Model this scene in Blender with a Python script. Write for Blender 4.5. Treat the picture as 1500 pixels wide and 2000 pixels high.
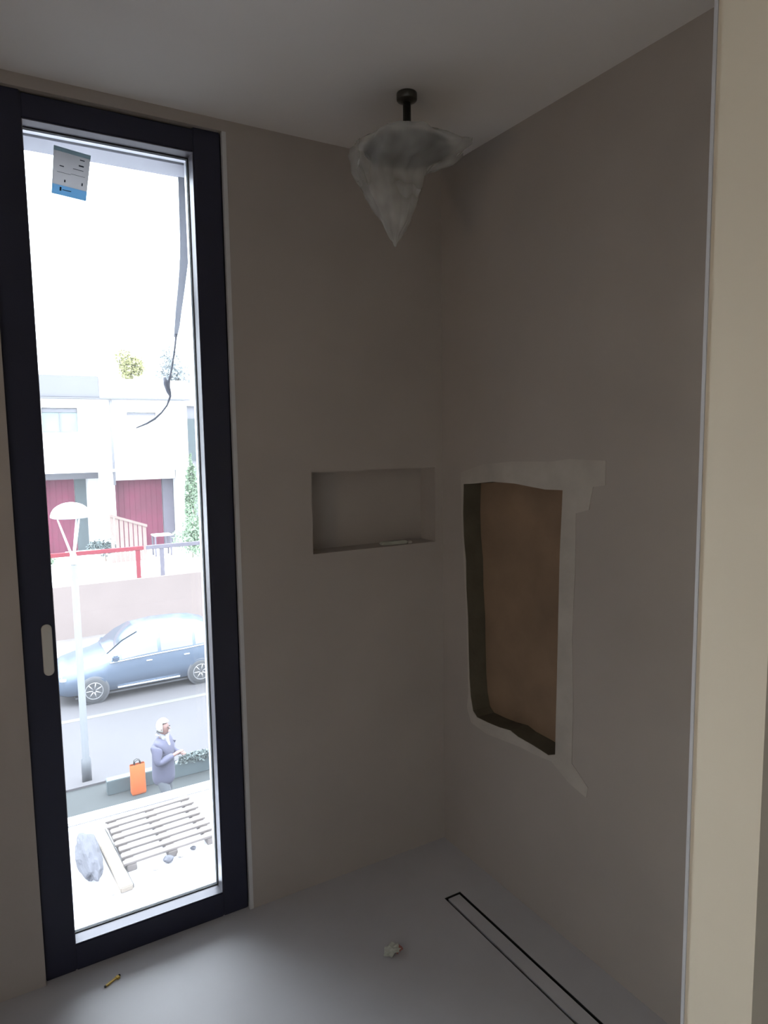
import bpy, bmesh, math, random
from mathutils import Vector, Matrix
random.seed(7)
for o in list(bpy.data.objects): bpy.data.objects.remove(o)
S = bpy.context.scene
COL = S.collection

# ------------------------------------------------------------------ camera
cam = bpy.data.cameras.new('camera'); camo = bpy.data.objects.new('camera', cam); COL.objects.link(camo)
F_PX, YAW, PITCH, ROLL = 1341.28, 0.533056, 0.104167, -0.014245
cam.sensor_fit = 'VERTICAL'; cam.sensor_height = 24.0; cam.lens = 24.0 * F_PX / 2000.0
cam.clip_start = 0.02; cam.clip_end = 300
fw = Vector((math.sin(YAW)*math.cos(PITCH), math.cos(YAW)*math.cos(PITCH), -math.sin(PITCH)))
rt = Vector((math.cos(YAW), -math.sin(YAW), 0)); up = rt.cross(fw)
r2 = rt*math.cos(ROLL) + up*math.sin(ROLL); u2 = up*math.cos(ROLL) - rt*math.sin(ROLL)
M = Matrix((r2, u2, -fw)).transposed().to_4x4(); M.translation = Vector((-1.5396, -2.1625, 1.6120))
camo.matrix_world = M
S.camera = camo

# ------------------------------------------------------------------ sky, exposure
W = bpy.data.worlds.new('overcast_sky'); S.world = W; W.use_nodes = True
bg = W.node_tree.nodes['Background']
# overcast sky: dim towards the horizon, about three times brighter overhead
SKY = 25.0
_n, _l = W.node_tree.nodes, W.node_tree.links
_tc = _n.new('ShaderNodeTexCoord'); _sx = _n.new('ShaderNodeSeparateXYZ'); _mr = _n.new('ShaderNodeMapRange')
_mr.inputs['From Min'].default_value = 0.0; _mr.inputs['From Max'].default_value = 1.0
_mr.inputs['To Min'].default_value = SKY*.1; _mr.inputs['To Max'].default_value = SKY
_l.new(_tc.outputs['Generated'], _sx.inputs[0]); _l.new(_sx.outputs['Z'], _mr.inputs['Value']); _l.new(_mr.outputs[0], bg.inputs['Strength'])
bg.inputs['Color'].default_value = (0.86, 0.92, 1.0, 1)
S.view_settings.view_transform = 'Standard'; S.view_settings.look = 'None'
S.view_settings.gamma = 1; S.view_settings.use_curve_mapping = False
S.view_settings.exposure = 0.0

# ------------------------------------------------------------------ materials
def mat(name, col, rough=.6, metal=0, var=0.0, scale=6.0, bump=0.0, bscale=None, spec=.5, emit=None, alpha=1, translucent=0):
    m = bpy.data.materials.new(name); m.use_nodes = True
    nt = m.node_tree; N = nt.nodes; L = nt.links; b = N['Principled BSDF']
    b.inputs['Roughness'].default_value = rough; b.inputs['Metallic'].default_value = metal
    b.inputs['Specular IOR Level'].default_value = spec
    c = (*col, 1)
    b.inputs['Base Color'].default_value = c
    tc = N.new('ShaderNodeTexCoord')
    if var > 0:
        n = N.new('ShaderNodeTexNoise'); n.inputs['Scale'].default_value = scale; n.inputs['Detail'].default_value = 5
        r = N.new('ShaderNodeValToRGB')
        r.color_ramp.elements[0].position = .3; r.color_ramp.elements[1].position = .7
        r.color_ramp.elements[0].color = (*[max(0, v*(1-var)) for v in col], 1)
        r.color_ramp.elements[1].color = (*[min(1, v*(1+var)) for v in col], 1)
        L.new(tc.outputs['Object'], n.inputs['Vector']); L.new(n.outputs['Fac'], r.inputs['Fac']); L.new(r.outputs['Color'], b.inputs['Base Color'])
    if bump > 0:
        n2 = N.new('ShaderNodeTexNoise'); n2.inputs['Scale'].default_value = bscale or scale*4; n2.inputs['Detail'].default_value = 6
        bp = N.new('ShaderNodeBump'); bp.inputs['Strength'].default_value = bump; bp.inputs['Distance'].default_value = .01
        L.new(tc.outputs['Object'], n2.inputs['Vector']); L.new(n2.outputs['Fac'], bp.inputs['Height']); L.new(bp.outputs['Normal'], b.inputs['Normal'])
    if emit:
        b.inputs['Emission Color'].default_value = (*emit[0], 1); b.inputs['Emission Strength'].default_value = emit[1]
    if translucent:
        out = N['Material Output']; t = N.new('ShaderNodeBsdfTranslucent'); t.inputs['Color'].default_value = c
        mx = N.new('ShaderNodeMixShader'); mx.inputs['Fac'].default_value = translucent
        L.new(b.outputs[0], mx.inputs[1]); L.new(t.outputs[0], mx.inputs[2]); L.new(mx.outputs[0], out.inputs['Surface'])
    if alpha < 1: b.inputs['Alpha'].default_value = alpha
    return m
def glass(name, tint=(.96, .98, .98), haze=0.0):
    m = bpy.data.materials.new(name); m.use_nodes = True; nt = m.node_tree; N = nt.nodes; L = nt.links
    N.remove(N['Principled BSDF']); out = N['Material Output']
    t = N.new('ShaderNodeBsdfTransparent'); t.inputs['Color'].default_value = (*tint, 1)
    g = N.new('ShaderNodeBsdfGlossy'); g.inputs['Roughness'].default_value = .02
    f = N.new('ShaderNodeFresnel'); f.inputs['IOR'].default_value = 1.45
    mul = N.new('ShaderNodeMath'); mul.operation = 'MULTIPLY'; mul.inputs[1].default_value = 1.3
    mx = N.new('ShaderNodeMixShader'); L.new(f.outputs[0], mul.inputs[0]); L.new(mul.outputs[0], mx.inputs[0])
    L.new(t.outputs[0], mx.inputs[1]); L.new(g.outputs[0], mx.inputs[2])
    if haze:      # washed-out veil put into the glass; lifts the dark tones outside
        d = N.new('ShaderNodeBsdfTranslucent'); d.inputs['Color'].default_value = (.9, .9, .92, 1); m2 = N.new('ShaderNodeMixShader'); m2.inputs[0].default_value = haze
        L.new(mx.outputs[0], m2.inputs[1]); L.new(d.outputs[0], m2.inputs[2]); mx = m2
    L.new(mx.outputs[0], out.inputs['Surface'])
    return m
def plastic_film(name):
    m = bpy.data.materials.new(name); m.use_nodes = True; nt = m.node_tree; N = nt.nodes; L = nt.links
    b = N['Principled BSDF']; out = N['Material Output']
    b.inputs['Base Color'].default_value = (.88, .87, .85, 1); b.inputs['Roughness'].default_value = .16
    tc = N.new('ShaderNodeTexCoord'); n = N.new('ShaderNodeTexNoise'); n.inputs['Scale'].default_value = 9; n.inputs['Detail'].default_value = 2
    bp = N.new('ShaderNodeBump'); bp.inputs['Strength'].default_value = .9; bp.inputs['Distance'].default_value = .02
    L.new(tc.outputs['Object'], n.inputs['Vector']); L.new(n.outputs['Fac'], bp.inputs['Height']); L.new(bp.outputs[0], b.inputs['Normal'])
    t = N.new('ShaderNodeBsdfTransparent'); t.inputs['Color'].default_value = (.95, .95, .94, 1)
    tl = N.new('ShaderNodeBsdfTranslucent'); tl.inputs['Color'].default_value = (.7, .72, .7, 1)
    m1 = N.new('ShaderNodeMixShader'); m1.inputs[0].default_value = .45
    L.new(b.outputs[0], m1.inputs[1]); L.new(tl.outputs[0], m1.inputs[2])
    mx = N.new('ShaderNodeMixShader'); r = N.new('ShaderNodeMapRange')
    r.inputs['From Min'].default_value = .35; r.inputs['From Max'].default_value = .65; r.inputs['To Min'].default_value = .28; r.inputs['To Max'].default_value = .55
    L.new(n.outputs['Fac'], r.inputs['Value']); L.new(r.outputs[0], mx.inputs[0])
    L.new(t.outputs[0], mx.inputs[1]); L.new(m1.outputs[0], mx.inputs[2]); L.new(mx.outputs[0], out.inputs['Surface'])
    return m

PLASTER = (.435, .39, .35)
m_plaster = mat('grey_brown_plaster', PLASTER, .85, var=.06, scale=2.2, bump=.12, bscale=18)
m_ceiling = mat('ceiling_paint', (.84, .80, .77), .9, var=.03, scale=1.5, bump=.05, bscale=30)
m_inner = mat('grey_room_paint', (.42, .40, .37), .8, var=.04, scale=2)
m_cream = mat('cream_paint', (.90, .80, .62), .7, var=.03, scale=3, bump=.06, bscale=20)
m_floor = mat('microcement_floor', (.50, .49, .51), .55, var=.07, scale=2.5, bump=.08, bscale=14, spec=.4)
m_patch = mat('fresh_white_plaster', (.50, .46, .41), .9, var=.1, scale=9, bump=.35, bscale=30)
m_reveal = mat('outer_reveal_render', (.34, .34, .37), .9, var=.04, scale=4)
m_bead = mat('corner_bead_plastic', (.62, .62, .62), .5, var=.04)
m_frame = mat('anthracite_aluminium', (.019, .021, .045), .42, var=.08, scale=3, bump=.02)
m_grey = mat('brushed_grey_profile', (.2, .195, .225), .4, .3, var=.05, scale=10)
m_alu = mat('aluminium_spacer', (.85, .85, .88), .3, .5, var=.02)
m_gasket = mat('black_rubber_gasket', (.01, .01, .012), .6, var=.1)
m_glass = glass('window_glass', haze=.014)
m_white = mat('white_handle_plastic', (.62, .6, .55), .45, var=.03)
m_board = mat('brown_board', (.29, .195, .125), .8, var=.18, scale=5, bump=.2, bscale=25)
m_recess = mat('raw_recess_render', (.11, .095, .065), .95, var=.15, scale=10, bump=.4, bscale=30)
m_black = mat('black_slot_metal', (.008, .008, .008), .5, var=.1)
m_dmetal = mat('dark_chrome', (.10, .10, .09), .3, .85, var=.05)
m_film = plastic_film('clear_plastic_film')
m_paper = mat('crumpled_paper', (.62, .64, .56), .8, var=.08, scale=20, translucent=.15)
m_redp = mat('red_print', (.42, .16, .13), .7, var=.1)
m_yel = mat('yellow_plastic', (.62, .42, .05), .5, var=.08)
m_stpaper = mat('sticker_paper', (.62, .615, .63), .6, var=.05, scale=30, translucent=.55)
m_stblue = mat('sticker_blue_print', (.34, .55, .72), .5, var=.1, scale=20, translucent=.55)
m_stteal = mat('sticker_teal_print', (.38, .47, .5), .5, var=.1, scale=20, translucent=.55)
m_stink = mat('sticker_ink', (.02, .03, .05), .5, var=.05)
m_dim = mat('junction_lid', (.14, .13, .08), .7, var=.08)
m_fill_glow = mat('fill_lamp_glow', (.9, .8, .65), .4, var=.02, emit=((1.0, .80, .60), 62.0))  # glowing surface of the added fill lamp

# ------------------------------------------------------------------ mesh helpers
class MB:
    def __init__(s): s.bm = bmesh.new()
    def box(s, x0, x1, y0, y1, z0, z1, bev=0, M=None):
        t = bmesh.new(); bmesh.ops.create_cube(t, size=1)
        for v in t.verts: v.co = Vector((x0+(v.co.x+.5)*(x1-x0), y0+(v.co.y+.5)*(y1-y0), z0+(v.co.z+.5)*(z1-z0)))
        if bev: bmesh.ops.bevel(t, geom=list(t.edges), offset=bev, segments=2, affect='EDGES')
        s._merge(t, M); return s
    def _merge(s, t, M=None):
        if M is not None: t.transform(M)
        vm = {v: s.bm.verts.new(v.co) for v in t.verts}
        for f in t.faces:
            try: s.bm.faces.new([vm[v] for v in f.verts]).smooth = f.smooth
            except ValueError: pass
        t.free()
    def quadbox(s, pts, thick):     # planar polygon (list of 3D) thickened along vector
        t = bmesh.new(); n = Vector(thick)
        a = [t.verts.new(p) for p in pts]; b = [t.verts.new(Vector(p)+n) for p in pts]
        t.faces.new(a); t.faces.new(b[::-1])
        k = len(a)
        for i in range(k): t.faces.new((a[i], b[i], b[(i+1) % k], a[(i+1) % k]))
        s._merge(t); return s
    def tube(s, pts, rad, seg=10, cap=True):
        pts = [Vector(p) for p in pts]
        if not isinstance(rad, (list, tuple)): rad = [rad]*len(pts)
        t = bmesh.new(); rings = []
        prev = None
        for i, p in enumerate(pts):
            d = (pts[min(i+1, len(pts)-1)] - pts[max(i-1, 0)]).normalized()
            if prev is None:
                a = Vector((0, 0, 1)) if abs(d.z) < .9 else Vector((1, 0, 0)); x = d.cross(a).normalized()
            else: x = (prev - d*prev.dot(d)).normalized()
            prev = x; y = d.cross(x)
            rings.append([t.verts.new(p + (x*math.cos(2*math.pi*k/seg) + y*math.sin(2*math.pi*k/seg))*rad[i]) for k in range(seg)])
        for A, B in zip(rings, rings[1:]):
            for k in range(seg): t.faces.new((A[k], A[(k+1) % seg], B[(k+1) % seg], B[k])).smooth = True
        if cap: t.faces.new(rings[0][::-1]); t.faces.new(rings[-1])
        s._merge(t); return s
    def lathe(s, prof, c=(0, 0, 0), seg=32, axis='z', smooth=True):
        t = bmesh.new(); rings = []
        for r, h in prof:
            R = []
            for k in range(seg):
                a = 2*math.pi*k/seg; p = (r*math.cos(a), r*math.sin(a), h)
                if axis == 'y': p = (p[0], p[2], p[1])
                R.append(t.verts.new(Vector(p)+Vector(c)))
            rings.append(R)
        for A, B in zip(rings, rings[1:]):
            for k in range(seg): t.faces.new((A[k], A[(k+1) % seg], B[(k+1) % seg], B[k])).smooth = smooth
        if prof[0][0] > 1e-4: t.faces.new(rings[0][::-1])
        if prof[-1][0] > 1e-4: t.faces.new(rings[-1])
        bmesh.ops.remove_doubles(t, verts=t.verts, dist=1e-6)
        s._merge(t); return s
    def build(s, name, m, parent=None, recalc=True):
        if recalc: bmesh.ops.recalc_face_normals(s.bm, faces=s.bm.faces)
        me = bpy.data.meshes.new(name); s.bm.to_mesh(me); s.bm.free()
        o = bpy.data.objects.new(name, me); COL.objects.link(o)
        if m: me.materials.append(m)
        if parent: o.parent = parent
        return o
def tag(o, label=None, cat=None, group=None, kind=None):
    if label: o['label'] = label
    if cat: o['category'] = cat
    if group: o['group'] = group
    if kind: o['kind'] = kind
    return o
def empty(name, loc=(0, 0, 0), rz=0):
    o = bpy.data.objects.new(name, None); COL.objects.link(o); o.location = loc; o.rotation_euler = (0, 0, rz); o.empty_display_size = .1
    return o
def struct(o, label, cat): return tag(o, label, cat, kind='structure')
def copy_tree(o, parent=None):
    c = o.copy(); COL.objects.link(c)
    if parent: c.parent = parent
    for ch in o.children: copy_tree(ch, c)
    return c
def holes_wall(mb, x0, x1, z0, z1, y0, y1, holes):
    """wall in the xz plane, thickness y0..y1; holes = [(xa,xb,za,zb,depth or None)]"""
    xs = sorted({x0, x1, *[h[0] for h in holes], *[h[1] for h in holes]}); zs = sorted({z0, z1, *[h[2] for h in holes], *[h[3] for h in holes]})
    for i in range(len(xs)-1):
        for j in range(len(zs)-1):
            cx, cz = (xs[i]+xs[i+1])/2, (zs[j]+zs[j+1])/2; ya = y0
            for h in holes:
                if h[0] < cx < h[1] and h[2] < cz < h[3]: ya = None if h[4] is None else y0+h[4]
            if ya is not None: mb.box(xs[i], xs[i+1], ya, y1, zs[j], zs[j+1])

H = 2.6
# ------------------------------------------------------------------ room shell
WX0, WX1, WZ1 = -1.462, -.812, 2.566           # window opening in the wall
w = MB(); holes_wall(w, -3.4, 0.0, 0.0, H, 0.0, .17, [(WX0, WX1, 0.0, WZ1, None), (-.552, -.035, 1.22, 1.506, .10)])
struct(w.build('wall_back', m_plaster), 'grey brown plastered wall around the tall window and the small niche', 'wall')

# right wall with the rough cut opening
OPEN = [(-.135, 1.447), (-.20, 1.452), (-.30, 1.463), (-.42, 1.462), (-.50, 1.455), (-.56, 1.45), (-.635, 1.452), (-.632, 1.38), (-.626, 1.25), (-.624, 1.10), (-.622, .95),
        (-.62, .80), (-.618, .70), (-.617, .60), (-.585, .585), (-.52, .590), (-.44, .592), (-.40, .600), (-.34, .590), (-.28, .585), (-.215, .583), (-.19, .60), (-.176, .65), (-.168, .72),
        (-.164, .82), (-.160, .95), (-.150, 1.06), (-.148, 1.16), (-.135, 1.25), (-.131, 1.34)]
w = MB(); bm = w.bm
def loop_edges(pts):
    vs = [bm.verts.new(p) for p in pts]
    return vs, [bm.edges.new((vs[i], vs[(i+1) % len(vs)])) for i in range(len(vs))]
for xx in (0.0, .08):
    a, ea = loop_edges([(xx, .17, 0), (xx, -1.46, 0), (xx, -1.46, H), (xx, .17, H)])
    b, eb = loop_edges([(xx, y, z) for y, z in OPEN])
    if xx == 0.0: A, B = a, b
    bmesh.ops.triangle_fill(bm, edges=ea+eb, use_beauty=True)
for i in range(4): bm.faces.new((A[i], A[(i+1) % 4], a[(i+1) % 4], a[i]))
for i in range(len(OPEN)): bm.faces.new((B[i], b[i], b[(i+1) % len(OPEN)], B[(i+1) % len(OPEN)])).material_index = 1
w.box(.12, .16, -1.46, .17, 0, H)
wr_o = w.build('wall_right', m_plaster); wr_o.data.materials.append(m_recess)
struct(wr_o, 'grey brown plastered shower wall with a rough cut opening', 'wall')
b = MB(); b.box(.081, .119, -.72, -.06, .50, 1.55)
tag(b.build('backing_board', m_board), 'brown board showing at the back of the rough opening in the right wall', 'board')

# fresh plaster band round the opening
PO = [(-.12, 1.49), (-.25, 1.522), (-.40, 1.535), (-.58, 1.538), (-.66, 1.548), (-.80, 1.545), (-.80, 1.475), (-.755, 1.468), (-.74, 1.40), (-.69, 1.385), (-.69, 1.2), (-.682, 1.0), (-.69, .8), (-.688, .6),
      (-.755, .55), (-.75, .515), (-.68, .53), (-.6, .57), (-.52, .562), (-.45, .56), (-.36, .55), (-.27, .54), (-.18, .55), (-.155, .60), (-.163, .66), (-.158, .8), (-.152, .95), (-.14, 1.1), (-.124, 1.3)]
w = MB(); bm = w.bm
for xx in (-.0025, -.0002):
    a, ea = loop_edges([(xx, y, z) for y, z in PO]); b, eb = loop_edges([(xx, y, z) for y, z in OPEN])
    if xx == -.0025: A, B = a, b
    bmesh.ops.triangle_fill(bm, edges=ea+eb, use_beauty=True)
for X, Y in ((A, a), (B, b)):
    for i in range(len(X)): bm.faces.new((X[i], X[(i+1) % len(X)], Y[(i+1) % len(X)], Y[i]))
tag(w.build('plaster_patch', m_patch), 'irregular paler band of fresh plaster around the rough opening', 'plaster patch')

# partition end (cream) at the right
w = MB(); w.box(-.53, 1.6, -1.587, -1.4665, 0, H)
struct(w.build('wall_partition', m_cream), 'cream painted end of the partition closing the shower', 'wall')
w = MB(); w.box(-.5325, -.5285, -1.4685, -1.4625, 0.002, H-.002)
struct(w.build('trim_1', m_bead), 'thin pale corner bead on the partition edge', 'trim')
# floor with the channel for the slot drain
DX0, DX1, DY0, DY1 = -.219, -.150, -1.15, -.305
w = MB()
for a in ((-3.4, DX0, -4.8, .16), (DX1, 1.6, -4.8, .16), (DX0, DX1, -4.8, DY0), (DX0, DX1, DY1, .16)): w.box(a[0], a[1], a[2], a[3], -.12, 0)
struct(w.build('floor', m_floor), 'pale grey smooth microcement floor', 'floor')
w = MB(); w.box(-3.5, 1.7, -4.9, .17, H, H+.2)
struct(w.build('ceiling', m_ceiling), 'flat painted ceiling', 'ceiling')
w = MB(); holes = [(-3.6, -2.9, 1.1, 2.2, None)]  # opening added in the unseen wall to let in extra daylight
t = MB(); holes_wall(t, -4.8, .17, 0, H, 0, .1, holes)
t.bm.transform(Matrix(((0, -1, 0, -3.4), (1, 0, 0, 0), (0, 0, 1, 0), (0, 0, 0, 1))))
struct(t.build('wall_left', m_inner), 'plain painted wall left of the camera with an added light opening', 'wall')
w = MB(); w.box(-3.4, 1.6, -4.9, -4.8, 0, H); struct(w.build('wall_front', m_inner), 'plain painted wall behind the camera', 'wall')
w = MB(); w.box(1.6, 1.7, -4.9, -1.4665, 0, H); struct(w.build('wall_side', m_inner), 'plain painted wall beyond the partition', 'wall')

# ------------------------------------------------------------------ tall window
win = struct(empty('window_1', (-1.15, .015, 0)), 'tall narrow glazed door window with dark anthracite frame', 'window')
ox, oy = -1.15, .015
GX0, GX1, GZ0, GZ1 = -1.376, -.912, .085, 2.494   # sight opening of the frame
f = MB()
f.box(WX0-ox, GX0-ox, 0, .09, 0, WZ1, .003); f.box(GX1-ox, -.826-ox, 0, .09, 0, WZ1, .003)
f.box(GX0-ox, GX1-ox, 0, .09, 0, GZ0, .003); f.box(GX0-ox, GX1-ox, 0, .09, GZ1, WZ1-.006, .003)
f.build('frame', m_frame, win)
def ring(name, m, x0, x1, z0, z1, wd, ya, yb, slope=0):
    """mitred rectangular ring; slope moves the rear inner edge inward"""
    t = bmesh.new(); s = MB()
    R = []
    for (i, y, e) in ((0, ya, 0), (1, yb, slope)):
        o_ = [(x0, z0), (x1, z0), (x1, z1), (x0, z1)]
        n_ = [(x0+wd+e, z0+wd+e), (x1-wd-e, z0+wd+e), (x1-wd-e, z1-wd-e), (x0+wd+e, z1-wd-e)]
        R.append(([s.bm.verts.new((x-ox, y-oy, z)) for x, z in o_], [s.bm.verts.new((x-ox, y-oy, z)) for x, z in n_]))
    for k in range(4):
        j = (k+1) % 4
        for q in ((R[0][0][k], R[0][0][j], R[0][1][j], R[0][1][k]), (R[1][0][k], R[1][0][j], R[1][1][j], R[1][1][k]),
                  (R[0][1][k], R[0][1][j], R[1][1][j], R[1][1][k]), (R[0][0][k], R[0][0][j], R[1][0][j], R[1][0][k])): s.bm.faces.new(q)
    return s.build(name, m, win)
ring('glazing_bead', m_grey, GX0, GX1, GZ0, GZ1, .002, .018, .066, .0)
ring('gasket', m_gasket, GX0, GX1, GZ0, GZ1, .0045, .0665, .0705)
ring('spacer', m_alu, GX0, GX1, GZ0, GZ1, .006, .079, .100)
g = MB(); g.box(GX0+.001-ox, GX1-.001-ox, .0725-oy, .0765-oy, GZ0+.001, GZ1-.001); g.build('pane', m_glass, win)
# flush pull handle, rounded ends
hd = MB(); n = 12; hw, hh, cx, cz = .014, .076, -1.398-ox, 1.02
for (yy, k) in ((-.012, 1.0),):
    pts = []
    for i in range(n+1): a = math.pi*i/n; pts.append((cx+hw*math.cos(a), 0, cz+hh-hw+hw*math.sin(a)))
    for i in range(n+1): a = math.pi+math.pi*i/n; pts.append((cx+hw*math.cos(a), 0, cz-hh+hw+hw*math.sin(a)))
    hd.quadbox(pts, (0, -.011, 0))
hd.bm.normal_update()
ho = tag(hd.build('handle', m_white, win), 'off white flush pull handle')
bv = ho.modifiers.new('bevel', 'BEVEL'); bv.width = .003; bv.segments = 3; bv.limit_method = 'ANGLE'
# exterior track / sill strip
f = MB(); f.box(WX0-ox, WX1-ox, .106, .24, .001, .035); f.build('sill', m_alu, win)
w = MB(); w.box(-.885, WX1+.02, .106, .215, .051, WZ1+.02); w.box(WX0-.02, -1.43, .106, .215, .051, WZ1+.02); w.box(-1.43, -.885, .106, .215, 2.483, WZ1+.02)
struct(w.build('window_surround', m_reveal), 'pale outer reveal and soffit around the tall window', 'window surround')
# light edge strip to the right of the frame (plaster stop bead)
w = MB(); w.box(-.8255, -.8125, -.002, .012, 0.001, WZ1-.001)
struct(w.build('trim_2', m_bead), 'pale plaster stop bead right of the dark window frame', 'trim')

# sticker on the glass
Y = .0715
SC = [(-1.2929, 2.459), (-1.1958, 2.448), (-1.2160, 2.3175), (-1.3067, 2.326)]
def sp(u, v, yy=Y):
    a = Vector((SC[0][0], SC[0][1])).lerp(Vector((SC[1][0], SC[1][1])), u); b_ = Vector((SC[3][0], SC[3][1])).lerp(Vector((SC[2][0], SC[2][1])), u)
    p = a.lerp(b_, v); return (p.x, yy, p.y)
st = tag(empty('window_label', sp(.5, .5)), 'small grey and blue paper label stuck on the window glass', 'sticker')
def stq(mb, u0, u1, v0, v1, d):
    off = Vector(st.location); mb.quadbox([Vector(sp(u, v, Y-d))-off for u, v in ((u0, v0), (u1, v0), (u1, v1), (u0, v1))], (0, .0006, 0))
b = MB(); stq(b, 0, 1, .0905, .7895, 0); b.build('paper', m_stpaper, st)
b = MB(); stq(b, 0, 1, 0, .09, .0008); b.build('top_band', m_stteal, st)
b = MB(); stq(b, 0, 1, .79, 1, .0008); b.build('bottom_band', m_stblue, st)
b = MB()
for u0, u1, v0, v1 in ((.72, .85, .15, .17), (.70, .84, .27, .30), (.18, .30, .38, .40), (.33, .37, .66, .71), (.82, .86, .64, .70), (.22, .27, .83, .91), (.30, .55, .87, .885), (.55, .84, .375, .385), (.12, .5, .52, .526), (.5, .9, .5, .506)):
    stq(b, u0, u1, v0, v1, .0016)
b.build('printed_marks', m_stink, st)

# ------------------------------------------------------------------ slot drain
dr = tag(empty('slot_drain', ((DX0+DX1)/2, -.7, -.02)), 'long linear shower drain with narrow black slots set into the floor', 'drain')
def dl(mb, x0, x1, y0, y1, z0, z1): mb.box(x0+.1845, x1+.1845, y0+.7, y1+.7, z0+.02, z1+.02)
e = .0005
b = MB(); dl(b, DX0+e, DX1-e, DY0+e, DY1-e, -.05, -.03); dl(b, DX0+e, DX0+.003, DY0+e, DY1-e, -.03, -.001); dl(b, DX1-.003, DX1-e, DY0+e, DY1-e, -.03, -.001)
dl(b, DX0+.003, DX1-.003, DY1-.003, DY1-e, -.03, -.001); dl(b, DX0+.003, DX1-.003, DY0+e, DY0+.003, -.03, -.001); b.build('channel', m_black, dr)
b = MB(); dl(b, DX0+.0105, DX1-.0105, DY0+.0105, DY1-.0105, -.029, -.0005); tag(b.build('insert', m_floor, dr), 'floor coloured insert')

# ------------------------------------------------------------------ shower head in plastic
sh = tag(empty('ceiling_shower_head', (-.41, -.41, H), math.atan2(-.508, .861)), 'ceiling mounted shower head wrapped in crumpled clear plastic', 'shower head')
b = MB(); b.lathe([(.0, 0), (.029, 0), (.0295, -.004), (.0295, -.017), (.028, -.020), (.016, -.024), (.0, -.027)]); b.build('ceiling_rose', m_dmetal, sh)
b = MB(); b.lathe([(.0115, -.0275), (.0115, -.118), (.014, -.12), (.014, -.132), (.0, -.133)]); b.build('stem', m_dmetal, sh)
b = MB(); b.lathe([(0, -.1335), (.02, -.134), (.03, -.142), (.118, -.148), (.126, -.151), (.126, -.158), (.122, -.161), (0, -.161)], seg=48); b.build('spray_plate', m_dmetal, sh)
rings = [(-.104, 0, .0155, .0155), (-.112, 0, .017, .017), (-.121, .002, .045, .045), (-.131, 0, .125, .12), (-.146, 0, .156, .148), (-.164, .0, .160, .15), (-.182, -.012, .148, .13), (-.205, -.045, .115, .09),
         (-.235, -.052, .092, .07), (-.27, -.046, .082, .06), (-.305, -.04, .067, .05), (-.34, -.036, .049, .035), (-.37, -.036, .032, .022), (-.395, -.038, .017, .012), (-.41, -.038, .008, .006), (-.424, -.038, .003, .003)]
t = bmesh.new(); R = []; seg = 96
rnd = random.Random(3); ph = [rnd.uniform(0, 6.28) for _ in range(8)]
for i, (z, cx_, rx, ry) in enumerate(rings):
    ring_ = []
    for k in range(seg):
        a = 2*math.pi*k/seg
        amp = .0 if i < 2 else min(.16, .05+.012*i)
        fold = amp*(.45*math.sin(4*a+ph[0]+.25*i)+.9*(.5-abs(math.sin(4.5*a+ph[1]-.22*i)))+.5*(.5-abs(math.sin(8*a+ph[2]+.5*i))))
        r_ = 1+fold+rnd.uniform(-.012, .012)
        spike = math.exp(-((math.atan2(math.sin(a), math.cos(a))+.15)/.16)**2)*(.028 if i in (4, 5) else .008 if i == 6 else 0)
        ring_.append(t.verts.new((cx_+rx*r_*math.cos(a)+spike, ry*r_*math.sin(a), z+(.008*math.sin(4*a+ph[3]+i) if 3 < i < 14 else 0)+spike*.3)))
    R.append(ring_)
for A_, B_ in zip(R, R[1:]):
    for k in range(seg): t.faces.new((A_[k], A_[(k+1) % seg], B_[(k+1) % seg], B_[k])).smooth = True
s_ = MB(); s_._merge(t); bag = tag(s_.build('plastic_wrap', m_film, sh), 'crumpled translucent plastic bag')
b = MB(); b.lathe([(.0155, -.098), (.0195, -.099), (.0205, -.106), (.0195, -.113), (.0155, -.114)]); tag(b.build('tie_band', m_patch, sh), 'pale tape holding the bag to the stem')

# ------------------------------------------------------------------ small loose things
def crumple(name, loc, sx, sy, sz, m, seed, sub=3, amp=.3):
    t = bmesh.new(); bmesh.ops.create_icosphere(t, subdivisions=sub, radius=1); r = random.Random(seed)
    from mathutils import noise
    for v in t.verts:
        d = noise.noise(v.co*2.1+Vector((seed*3.1, 0, 0)))*amp*2 + abs(noise.noise(v.co*4.3+Vector((0, seed, 0))))*amp
        v.co = Vector((v.co.x*sx*(1+d), v.co.y*sy*(1+d), v.co.z*sz*(1+d)))
    mz = min(v.co.z for v in t.verts)
    for v in t.verts: v.co.z -= mz
    s = MB(); s._merge(t); o = s.build(name, m); o.location = loc; return o
cp = crumple('crumpled_wrapper', (-.515, -.435, .0005), .026, .016, .013, m_paper, 2)
tag(cp, 'small crumpled pale wrapper lying on the shower floor', 'litter')
b = crumple('printed_patch', (0.018, 0.004, .0), .012, .010, .010, m_redp, 5); b.parent = cp; b.location = (.022, -.003, 0.0); tag(b, 'reddish printed end')
cl = tag(empty('plastic_clip', (-1.29, -.088, .0005), .5), 'tiny yellow plastic clip on the floor before the window', 'clip')
b = MB(); b.box(-.022, .020, -.004, .004, 0, .004, .001); b.box(.012, .022, -.009, .003, 0, .006, .001); b.build('body', m_yel, cl)
b = MB(); b.box(-.028, -.0225, -.003, .003, 0, .005, .001); b.build('dark_end', m_black, cl); b = MB(); b.box(.0225, .027, -.004, .002, 0, .006, .001); b.build('dark_end', m_black, cl)
pk = tag(empty('soap_packet', (-.20, .032, 1.2205), -.1), 'small flat pale packet lying in the wall niche', 'packet')
b = MB(); b.box(-.058, .05, -.014, .016, 0, .012, .004); b.build('pouch', m_paper, pk)
b = MB(); b.box(.051, .072, -.010, .012, 0, .008, .003); b.build('flap', m_patch, pk)
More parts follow.
